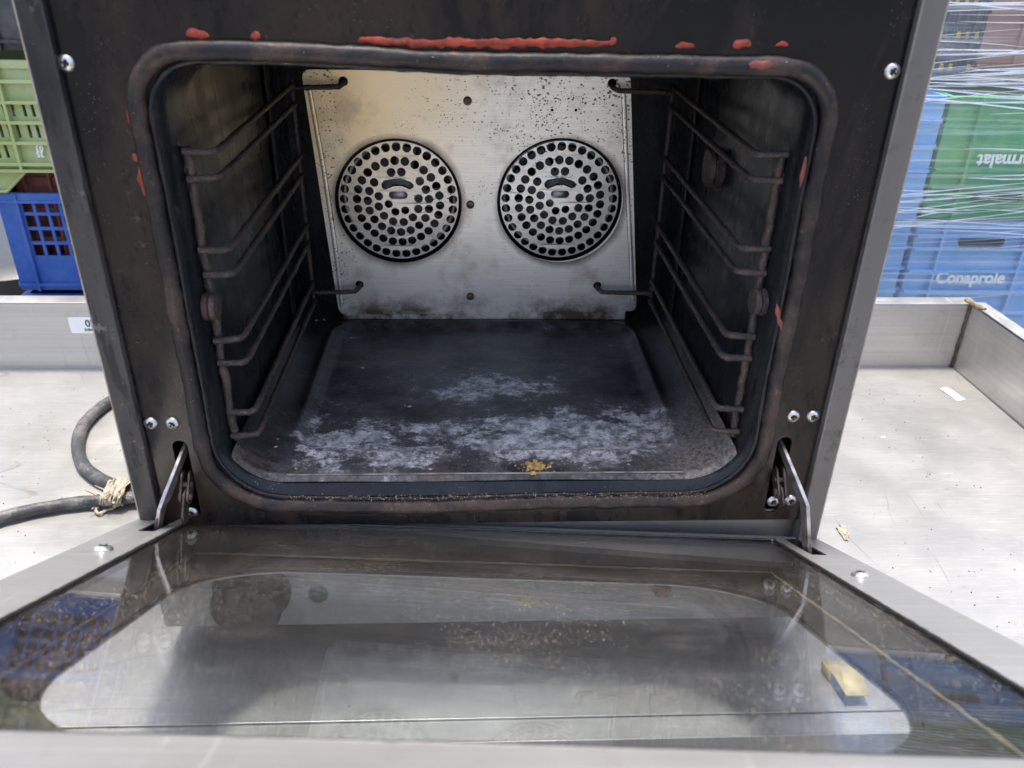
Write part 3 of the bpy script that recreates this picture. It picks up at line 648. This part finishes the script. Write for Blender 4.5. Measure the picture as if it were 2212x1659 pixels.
dbuild(MB().plate(rrect(-.2960, .2960, -L + .003, -.003, .002, 2), [rrect(-.2350, .2320, -.3710, -.0430, (.095, .085, .085, .095), 14)], .0010, Matrix.Translation((0, 0, -.0365))), 'outer_skin', M['case'], door, smooth=0)
dbuild(MB().box(-.2568, .2568, -.4368, -.0064, -.0045, -.0020), 'inner_glass', M['glass'], door, smooth=0)
dbuild(MB().box(-.250, .247, -.386, -.028, -.0363, -.0342), 'window_glass', M['glass2'], door, smooth=0)
gb = MB()
gb.tube([(-.2556, -.4290, -.0008), (-.2556, -.0140, -.0008)], .0013, 8, False, .4, 200, res=.005)
gb.tube([(.2556, -.4290, -.0008), (.2556, -.0140, -.0008)], .0013, 8, False, .4, 200, res=.005)
gb.tube([(-.2550, -.0137, -.0008), (.2550, -.0137, -.0008)], .0011, 8, False, .4, 200, res=.005)
gb.tube([(-.2550, -.4293, -.0008), (.2550, -.4293, -.0008)], .0013, 8, False, .4, 200, res=.005)
dbuild(gb, 'glass_trim', M['plastic_black'], door, smooth=60)
bd = MB()
for x in (-1, 1): bd.tube([(x * .2555, -.432, -.0316), (x * .2553, -.2, -.0314), (x * .2555, -.008, -.0316)], .0015, 8, False, .7, 120, res=.005)
bd.tube([(-.254, -.0085, -.0316), (0, -.0088, -.0314), (.254, -.0085, -.0316)], .0010, 8, False, .7, 120, res=.005)
dbuild(bd, 'glue_bead', M['bead'], door, smooth=60)
for x in (-.275, .275):
    c0 = DT @ Vector((x, -.1414, .0002)); ax = DM @ Vector((0, 0, 1))
    screw(c0.x, c0.z, c0.y, .0068, door, ax, .4)
for x in (-.2722, .2722):                          # housing under each slot
    q_ = MB(); q_.box(x - .0095, x - .0085, -.085, -.003, -.030, -.0014); q_.box(x + .0085, x + .0095, -.085, -.003, -.030, -.0014); q_.box(x - .0085, x + .0085, -.085, -.003, -.0305, -.0295)
    dbuild(q_, 'hinge_housing', M['armd'], door, smooth=0)

# hinge arms and links
def arm(s):
    top = Vector((.2505 * s, .012, .2205)); end = DT @ Vector((.2716 * s, -.0560, -.010)); 
    knee = Vector((.2640 * s, -.040, .186)) if s > 0 else Vector((-.2640, -.036, .186))
    path = [top, Vector((.2535 * s, -.010, .2115)), knee.lerp(Vector((.2535 * s, -.010, .2115)), .25), knee, end.lerp(knee, .35), end]
    wd = [.006, .0075, .010, .012, .0125, .0105]
    m_ = MB(); n_ = len(path)
    for i, p in enumerate(path):
        t = (path[min(i + 1, n_ - 1)] - path[max(i - 1, 0)]).normalized()
        wv = t.cross(Vector((1, 0, 0))).normalized(); xs = Vector((.0016, 0, 0))
        up_ = wv if wv.y < 0 else -wv                 # towards the viewer
        m_.v += [p + up_ * .002 - xs, p + up_ * .002 + xs, p - up_ * wd[i] + xs, p - up_ * wd[i] - xs]
    for i in range(n_ - 1):
        a_ = i * 4
        for j in range(4): m_.f.append((a_ + j, a_ + (j + 1) % 4, a_ + 4 + (j + 1) % 4, a_ + 4 + j))
    m_.f += [(3, 2, 1, 0), tuple(a_ + 4 + j for j in range(4))]
    H = empty('hinge'); H.parent = oven
    m_.build('arm', M['arm'], H, 25, .0005)
    # link plates folded in the lower part of the slot
    lx = .2515 * s; lp = MB()
    for dx, p0, p1, r in ((-.0030, (lx, -.001, .192), (lx, -.012, .180), .0062), (.0030, (lx, -.001, .192), (lx, -.012, .180), .0062), (0, (lx, -.011, .180), (lx + .001 * s, -.019 if s < 0 else -.014, .166 if s < 0 else .174), .0068)):
        a_, b_ = Vector(p0), Vector(p1); ou = []
        d = (b_ - a_).normalized(); nn = Vector((0, -d.z, d.y))
        for i in range(9): an = PI * i / 8; ou.append(b_ + nn * r * math.cos(an) + d * r * math.sin(an))
        for i in range(9): an = PI * i / 8; ou.append(a_ - nn * r * math.cos(an) - d * r * math.sin(an))
        k_ = len(lp.v); c_ = len(ou)
        lp.v += [v + Vector((dx - .0009, 0, 0)) for v in ou] + [v + Vector((dx + .0009, 0, 0)) for v in ou]
        lp.f += [tuple(k_ + i for i in range(c_))[::-1], tuple(k_ + c_ + i for i in range(c_))] + [(k_ + i, k_ + (i + 1) % c_, k_ + c_ + (i + 1) % c_, k_ + c_ + i) for i in range(c_)]
    lp.lathe([(.0035, 0), (.0035, .010), (.002, .011)], (lx - .0055, -.012, .180), (1, 0, 0), 14); lp.lathe([(.0028, 0), (.0028, .010)], (lx - .005, -.006, .188), (1, 0, 0), 14)
    lp.build('link', M['armd'], H, 30, .0003)
    e_ = onY(433 if s < 0 else 1700, 945, .004); MB().lathe([(.0045, 0), (.004, .004), (.001, .005)], (.2515 * s, .014, .2255), (0, -1, 0), 14).build('rivet', M['screw'], H)
arm(-1); arm(1)

# ------------------------------------------------------------------ crumbs inside the oven
cr = [(783, 795, 1.6), (885, 878, 1.6), (875, 876, .8), (930, 1013, 1.6), (762, 958, 2.0), (945, 960, 1.0), (1213, 978, 1.1), (1243, 975, 1.0), (1262, 962, 1.1), (1202, 992, .9), (1285, 962, 1.1),
      (1263, 1005, 1.3), (1265, 985, .8), (640, 1012, 1.1), (596, 965, 1.2), (600, 948, .8), (838, 815, .8), (990, 938, .9), (1090, 985, .8), (1330, 960, 1.2), (1358, 1003, 1.0), (1102, 1000, .8), (700, 690, 1.2), (683, 692, 1.3), (972, 905, .6), (640, 700, .8)]
CL = {(783, 795): 'pale square crumb alone on the dark left middle of the oven floor', (885, 878): 'pinkish crumb by the left edge of the grey crust patch', (930, 1013): 'whitish crumb in front of the embossed edge, left of the food lump',
      (762, 958): 'orange brown crumb on the white crust at the front left of the floor', (1213, 978): 'pink crumb behind and right of the golden food lump', (1263, 1005): 'golden crumb just right of the golden food lump',
      (640, 1012): 'tan crumb at the front left corner of the oven floor', (596, 965): 'pale crumb under the lowest left rail, nearer the door', (600, 948): 'pale crumb under the lowest left rail, nearer the fans',
      (1330, 960): 'ochre crumb on the crust at the front right', (1358, 1003): 'ochre crumb on the embossed edge at the front right', (700, 690): 'tan crumb in the back left corner, right one of two', (683, 692): 'tan crumb in the back left corner, left one of two'}
for (px, py, r) in cr:
    p = onZ(px, py, .187); z = fz(p.x, max(.02, p.y)) + r * .0003; p = onZ(px, py, z)
    o = lump_obj('crumb', (p.x, p.y, z), r * .0010, M['crumb'], None, (1.2, .9, .6), .9)
    tag(o, CL.get((px, py), 'tiny pale tan crumb on the burnt oven floor'), 'crumb', 'crumbs scattered on the oven floor')
p = onZ(1157, 1005, .189)
bm_ = MB(); lumps = empty('food_lump', (p.x, p.y, .188)); bpy.data.objects.remove(lumps)
bm = bmesh.new()
for k_ in range(60):
    cx, cy = random.gauss(0, .0075), random.gauss(0, .0032); r = random.uniform(.0006, .0026) * (1 if abs(cx) < .008 else .5)
    t = bmesh.ops.create_icosphere(bm, subdivisions=2, radius=r)
    for v in t['verts']:
        v.co *= 1 + .5 * noise.noise(v.co * 500 + Vector((k_, 0, 0))); v.co.z *= .7; v.co += Vector((p.x + cx, p.y + cy, .1875 + random.uniform(0, .0002) + r * .4))
me = bpy.data.meshes.new('food_residue'); bm.to_mesh(me); bm.free()
tag(link('food_residue', me, M['crumb_y'], None, 60), 'crumbly golden brown lump of burnt food near the front of the oven floor', 'food residue')
# fine grit, nobody could count it
def grit(name, spots, mat, label, smin=.00025, smax=.0007):
    m_ = MB()
    for (x, y, z) in spots:
        r = random.uniform(smin, smax); T = Matrix.Translation((x, y, z + r * .3)) @ Matrix.Rotation(random.uniform(0, 6), 4, Vector((random.random(), random.random(), random.random() + .1)).normalized())
        m_.add([(r, 0, 0), (-r * .6, r, 0), (-r * .5, -r * .8, 0), (0, 0, r * .9), (0, 0, -r * .7)], [(0, 1, 3), (1, 2, 3), (2, 0, 3), (1, 0, 4), (2, 1, 4), (0, 2, 4)], T)
    tag(m_.build(name, mat, None, 0), label, 'crumbs', None, 'stuff')
gs = []
for i in range(520):
    x = random.gauss(.05, .09); y = abs(random.gauss(.04, .035)) + .012
    if abs(x) < .19 and y < .34: gs.append((x, y, fz(x, y)))
for i in range(420):
    x = random.uniform(-.17, .19); gs.append((x, -.0095 + random.uniform(-.002, .004), .1745 + random.gauss(0, .0012)))
grit('grit', gs, M['crumb'], 'fine tan grit strewn over the oven floor and the bottom gasket')
ds = []
for i in range(420):
    x = random.choice((random.gauss(.55, .09), random.gauss(-.55, .12), random.uniform(-.3, .35))); y = random.uniform(-.08, .5)
    if -.9 < x < .74: ds.append((x, y, .0003))
grit('dirt', ds, M['tin'], 'dark dirt specks scattered on the steel tray', .0003, .0011)

# ------------------------------------------------------------------ things on the tray
cb = [(-.30, .545, .020), (-.40, .530, .009), (-.475, .505, .0085), (-.515, .470, .0085), (-.533, .42, .0085), (-.534, .375, .0085), (-.518, .325, .0085), (-.49, .280, .0085), (-.452, .250, .009), (-.420, .233, .012), (-.392, .221, .014)]
cb2 = [(-.392, .221, .014), (-.405, .216, .013), (-.434, .217, .010), (-.479, .211, .0085), (-.52, .199, .0085), (-.56, .176, .0085), (-.62, .13, .0085), (-.70, .05, .0085)]
def smoothp(p, n_=3):
    P = [Vector(v) for v in p]
    for _ in range(n_):
        Q = [P[0]]
        for a_, b_ in zip(P, P[1:]): Q += [a_.lerp(b_, .25), a_.lerp(b_, .75)]
        Q.append(P[-1]); P = Q
    return P
ck = MB().tube(smoothp(cb), .0078, 14, False, .10, 90); ck.tube(smoothp(cb2), .0074, 14, False, .14, 90)
tag(ck.build('power_cable', M['cable'], None, 60), 'thick grey rubber cable looping over the tray left of the oven', 'cable')
tw = MB(); tc = Vector((-.430, .2225, .013))
for k_ in range(9):
    off = -.010 + k_ * .0028; pts = []
    for j in range(26):
        an = 2 * PI * j / 26; r1, r2 = .0185 + random.uniform(-.0015, .0015), .0105 + random.uniform(-.001, .002)
        pts.append(tc + Vector((off + random.uniform(-.0012, .0012) + .003 * math.sin(an), r1 * math.cos(an), r2 * math.sin(an) + .002)))
    tw.tube(pts, random.uniform(.0013, .0024), 6, True, .9, 300)
for k_ in range(16):
    a0 = tc + Vector((random.uniform(-.016, .010), random.uniform(-.020, .018), random.uniform(-.004, .012))); pts = [a0]
    d = Vector((random.uniform(-1, .4), random.uniform(-1, 1), random.uniform(-.1, .7))).normalized()
    for j in range(3):
        d = (d + Vector((random.uniform(-.6, .6), random.uniform(-.6, .6), random.uniform(-.5, .4)))).normalized(); nx = pts[-1] + d * .0045; nx.z = max(nx.z, .0014); pts.append(nx)
    tw.tube(pts, .0010, 5, False, .8, 300)
pts = [onZ(px, py, .004) for px, py in ((262, 1085), (245, 1098), (228, 1102), (212, 1112), (205, 1100), (216, 1094), (198, 1098))]
tw.tube(smoothp(pts), .0017, 6, False, .7, 300); tw.tube(smoothp([onZ(px, py, .02) for px, py in ((243, 1070), (240, 1055), (233, 1048), (236, 1040))]), .0016, 6, False, .7, 300)
tag(tw.build('twine', M['twine'], None, 60), 'frayed jute twine knotted round the grey cable beside the oven', 'twine')
p = onZ(1822, 1147, .002)
tag(lump_obj('twine_scrap', (p.x, p.y, .0016), .008, M['twine'], None, (.55, 1.3, .16), 1.2, 4, 3), 'small tan scrap of twine fibre on the tray right of the oven', 'scrap')
p = onZ(912, 0, 0); p = onZ(2395 * .7745, 1287 * .7745, .001)
p = onZ(1908, 944, .001); tag(lump_obj('paint_flake', (onZ(1908, 944, .001).x, p.y, .0008), .0022, M['sticker'], None, (1.3, .8, .25), .5), 'tiny white flake on the tray beside the right oven side', 'flake')
# bent yellowed clip
A_ = [onZ(px, py, .012) for px, py in ((1777, 1425), (1852, 1430), (1879, 1502), (1829, 1503))]
vs = []
for k_ in range(5):
    t = k_ / 4; bow = .0008 * math.sin(PI * t)
    l_, r_ = A_[0].lerp(A_[3], t), A_[1].lerp(A_[2], t); vs += [l_ + Vector((0, 0, bow)), r_ + Vector((0, 0, bow))]
clip = MB().add(vs, [(2 * i, 2 * i + 2, 2 * i + 3, 2 * i + 1) for i in range(4)])
clip.add([A_[0], A_[0].lerp(A_[3], .35), A_[0].lerp(A_[3], .35) + Vector((.002, 0, -.0115)), A_[0] + Vector((.002, 0, -.0115))], [(0, 1, 2, 3)])
o = clip.build('metal_clip', M['brass'], None, 30); sdm = o.modifiers.new('s', 'SOLIDIFY'); sdm.thickness = .001
tag(o, 'small bent yellowed metal clip lying on the tray under the door window', 'clip')

# ------------------------------------------------------------------ crates
def wall_panel(mb, w_, h_, holes, T, th=.004): mb.plate([(0, 0), (w_, 0), (w_, h_), (0, h_)], holes, th, T)
def ribs(mb, xs, zs, w_, h_, T, d=.005, t=.0022, d2=None):
    for x in xs: mb.box(x - t, x + t, 0, h_, .0003, d, T)
    for z in zs: mb.box(0, w_, z - t, z + t, .0003, (d2 or d) - .0004, T)
def front(x0, z0, Y): return Matrix.Translation((x0, 0, z0)) @ XZ(Y)
def sideT(x, z0, Y, s):                              # outward face towards -x (s=-1) or +x; local x runs back
    return Matrix(((0, 0, s, x), (1, 0, 0, Y), (0, 1, 0, z0), (0, 0, 0, 1)))
def crate(name, label, x0, x1, z0, z1, Y, D_, mat, fholes, sholes, xs, zs, group, lead=.0, rim=.006, d=.006, sx=None):
    c_ = empty(name, ((x0 + x1) / 2, Y + D_ / 2, z0)); tag(c_, label, 'crate', group)
    inv = Matrix.Translation((-(x0 + x1) / 2, -(Y + D_ / 2), -z0)); W_, H_ = x1 - x0, z1 - z0
    def fin(mb, nm, **k_): mb.v = [inv @ v for v in mb.v]; return mb.build(nm, mat, c_, **k_)
    for (T, w_, hl, xr) in ((front(x0, z0, Y), W_, fholes, xs), (sideT(x0, z0, Y + .005, -1), D_ - .010, sholes, sx or [D_ * .2, D_ * .5, D_ * .8]), (sideT(x1, z0, Y + .005, 1), D_ - .010, sholes, sx or [D_ * .2, D_ * .5, D_ * .8]),
                            (Matrix.Translation((x0, Y + D_, z0)) @ Matrix(((1, 0, 0, 0), (0, 0, 1, 0), (0, 1, 0, 0), (0, 0, 0, 1))), W_, fholes, xs)):
        m_ = MB(); wall_panel(m_, w_, H_, hl, T); ribs(m_, xr, zs, w_, H_, T, d); fin(m_, 'wall', smooth=0)
    m_ = MB(); m_.box(x0 + .002, x1 - .002, Y + .002, Y + D_ - .002, z0 + .003, z0 + .007); fin(m_, 'base', smooth=0)
    m_ = MB()
    for (a_, b_, c0, d0) in ((x0 - rim, x1 + rim, Y - rim, Y), (x0 - rim, x1 + rim, Y + D_, Y + D_ + rim), (x0 - rim, x0, Y, Y + D_), (x1, x1 + rim, Y, Y + D_)): m_.box(a_, b_, c0, d0, z1 - .012, z1)
    fin(m_, 'rim', smooth=40, bevel=.001)
    return c_
def txt(par, body, size, x, z, Y, flip=False, **k_):
    T = front(x, z, Y)
    if flip: T = T @ Matrix.Rotation(PI, 4, 'Z')
    o = text_mesh('lettering', body, size, M['letter'], T, None, .0006, **k_); loc = par.location
    o.data.transform(Matrix.Translation(-loc)); o.parent = par; return o

# left stack, bottom to top
gL = 'stacked crates left of the oven'
crate('plastic_crate', 'royal blue crate at the bottom of the left stack, just above the tray rim', -.770, -.40, -.170, .044, .752, .28, M['p_blue'], [], [], [.03, .12, .2, .3], [.1], gL)
hb = []
for j in range(4):
    for i in range(11): x = .037 + i * .0205; z = .060 + j * .0245; hb.append([(x, z), (x + .0158, z), (x + .0158, z + .0195), (x, z + .0195)])
crate('plastic_crate', 'royal blue crate with square grid holes under the green crate on the left', -.772, -.40, .053, .218, .750, .28, M['p_blue'], hb, [], [.032, .345], [.010, .152], gL, rim=.004)
hr = []
for j in range(4):
    for i in range(8): x = .02 + i * .04; z = .02 + j * .05; hr.append([(x, z), (x + .032, z), (x + .032, z + .036), (x, z + .036)])
crate('plastic_crate', 'brick red grid crate seen behind the blue and green crates on the left', -.755, -.41, .064, .275, .785, .24, M['p_red'], hr, hr[:6], [.017, .057, .097, .137, .177, .217, .257, .297], [], gL, rim=.002)
hg = []
X0 = -.900
for (zt, zb, rg) in ((.0995, .0775, range(0, 22)), (.0665, .0455, range(0, 22)), (.0345, .0145, [i for i in range(0, 22) if i < 13 or i > 20])):
    for i in rg:
        x = .010 + i * .0128 + (.004 if i > 14 else 0)
        if x > .33: continue
        hg.append([(x, zb + .006), (x + .0050, zb + .006), (x + .0042, zt + .006), (x - .0008, zt + .006)])
gc = crate('plastic_crate', 'faded green slotted crate with white printed numbers above the blue grid crate', X0, -.52, .2535, .418, .7475, .28, M['p_green'], hg, [], [.100, .185, .300, .376], [.0025, .0125, .0450, .0755, .1050, .1350], gL, rim=.004, d=.010)
ft = MB().plate([(-.90, .2205), (-.748, .2205), (-.711, .2533), (-.90, .2533)], [], .004, XZ(.7475))
for (a_, b_) in (((-.90, .2222), (-.748, .2222)), ((-.748, .2222), (-.711, .2545)), ((-.765, .222), (-.765, .2533))): ft.tube([(a_[0], .7425, a_[1]), (b_[0], .7425, b_[1])], .0022, 6)
br_ = MB().tube([(-.715, .7405, .385), (-.735, .7405, .410), (-.79, .7405, .412)], .0022, 6); br_.v = [v - Vector(gc.location) for v in br_.v]; br_.build('brace', M['p_green'], gc, 40)
ft.v = [v - Vector(gc.location) for v in ft.v]; ft.build('corner_foot', M['p_green'], gc, 40)
txt(gc, '03', .0125, -.6755, .2945, .7425, True, bold=.0003, wscale=.9); txt(gc, '35', .0125, -.6765, .2855, .7425, True, bold=.0003, wscale=.9)
crate('plastic_crate', 'scuffed solid black crate on top of the green crate at the left edge', -.90, -.52, .432, .64, .744, .28, M['p_black'], [], [], [.1, .2, .3], [.012, .08, .14], gL)

# right stack under stretch film
gR = 'crates wrapped in film right of the oven'
zl = [.036, .060, .084, .105, .130, .167]
crate('plastic_crate', 'light blue ribbed crate in the column nearest the oven, upper one', .40, .7335, .1835, .3840, .750, .30, M['p_lblue'], [], [], [.05, .28], [.0405, .083, .123, .161], gR, rim=.001)
crate('plastic_crate', 'light blue ribbed crate in the column nearest the oven, lower one', .38, .7300, -.10, .1805, .752, .30, M['p_lblue'], [], [], [.05, .28], [.115, .155, .197, .234, .260], gR, rim=.001)
hh = rrect(.074, .166, .0195, .0455, .012, 4)
cg = crate('plastic_crate', 'dark green milk crate with upside down white lettering under stretch film', .742, 1.06, .1870, .3840, .750, .30, M['p_dgreen'], [hh], [], [.049, .26], [.0235, .053, .082], gR, rim=.003, d=.010)
lt = txt(cg, 'parmalat', .0300, .9100, .2945, .7440, True, align='LEFT', bold=.0007, wscale=.98)
hc = rrect(.077, .160, .2360, .2560, .010, 4)
ch = crate('plastic_crate', 'light blue milk crate with handle hole and white lettering, below the green one', .740, 1.06, -.10, .1820, .748, .30, M['p_lblue'], [hc], [], [.0445, .192], [.075, .116, .157, .195, .2345, .258], gR, rim=.003, d=.010)
txt(ch, 'Conaprole', .0300, .792, .0735, .7410, align='LEFT', bold=.0010, wscale=.95)
hy = []
for j in range(6):
    for i in range(11): x = .012 + i * .0148; z = .012 + j * .024; hy.append([(x, z), (x + .0095, z), (x + .0095, z + .015), (x, z + .015)])
by = crate('plastic_crate', 'black crate with yellow squares above the light blue crate under film', .62, .792, .402, .56, .80, .22, M['p_black'], hy, [], [.155], [.15], gR, rim=.002)
ys = MB()
for j in (0, 2, 4, 5):
    for i in range(11):
        if (i + j) % 5 == 4: continue
        x = .62 + .0128 + i * .0148; z = .402 + .0125 + j * .024; ys.box(x, x + .008, .8035, .806, z, z + .0095)
ys.v = [v - Vector(by.location) for v in ys.v]; ys.build('liner', M['p_yellow'], by, 0)
MB_ = crate('plastic_crate', 'brownish red crate at the top right corner behind stretch film', .800, 1.08, .392, .60, .81, .25, M['p_brown'], [], [], [.06, .15], [.03, .11], gR)

# film: slightly wavy sheet round the front of the right stack, with taut creases
fm = MB(); nx, nz = 60, 60
for j in range(nz + 1):
    for i in range(nx + 1):
        x = .36 + .76 * i / nx; z = -.11 + .74 * j / nz
        fm.v.append(Vector((x, .7335 + .0035 * noise.noise(Vector((x * 5, 0, z * 30))), z)))
for j in range(nz):
    for i in range(nx): a_ = j * (nx + 1) + i; fm.f.append((a_, a_ + 1, a_ + nx + 2, a_ + nx + 1))
film = empty('stretch_wrap', (.7, .7335, -.1)); tag(film, 'clear stretch film pulled tight round the crates right of the oven', 'plastic wrap')
def infilm(mb, *a_, **k_): mb.v = [v - Vector(film.location) for v in mb.v]; o = mb.build(*a_, **k_); o.parent = film; return o
infilm(fm, 'film_sheet', M['film'], smooth=80)
cs = MB()
for k_ in range(150):
    z = random.choice((random.uniform(.375, .60), random.uniform(.375, .60), random.uniform(.375, .43), random.uniform(.16, .24), random.uniform(-.0, .40)))
    sl_ = random.gauss(0, .035) + (.10 if random.random() < .4 and z < .45 else 0); x = random.uniform(.5, 1.0); ln = random.uniform(.06, .45); r = random.uniform(.00025, .0011) * (1.2 if z > .37 else .8)
    pts = [Vector((x + ln * t, .7275 + .001 * math.sin(t * 9 + k_), z + sl_ * ln * t + .002 * math.sin(t * 5 + k_))) for t in [i / 12 for i in range(13)]]
    cs.tube(pts, (lambda t, r=r: r * (.15 + math.sin(PI * t) ** .7)), 5, False, .6, 60, (1, .5, 1))
o = infilm(cs, 'film_creases', M['crease'], smooth=60); o['kind'] = 'stuff'

# dark bin behind the left stack
bn = MB().lathe([(.26, 0), (.30, .06), (.32, .55), (.34, .60), (.30, .62), (.28, .62)], (-1.18, 1.55, -.72), (0, 0, 1), 40)
tag(bn.build('barrel', M['plastic_black'], None, 40), 'dark round plastic barrel on the ground behind the left crates', 'barrel')
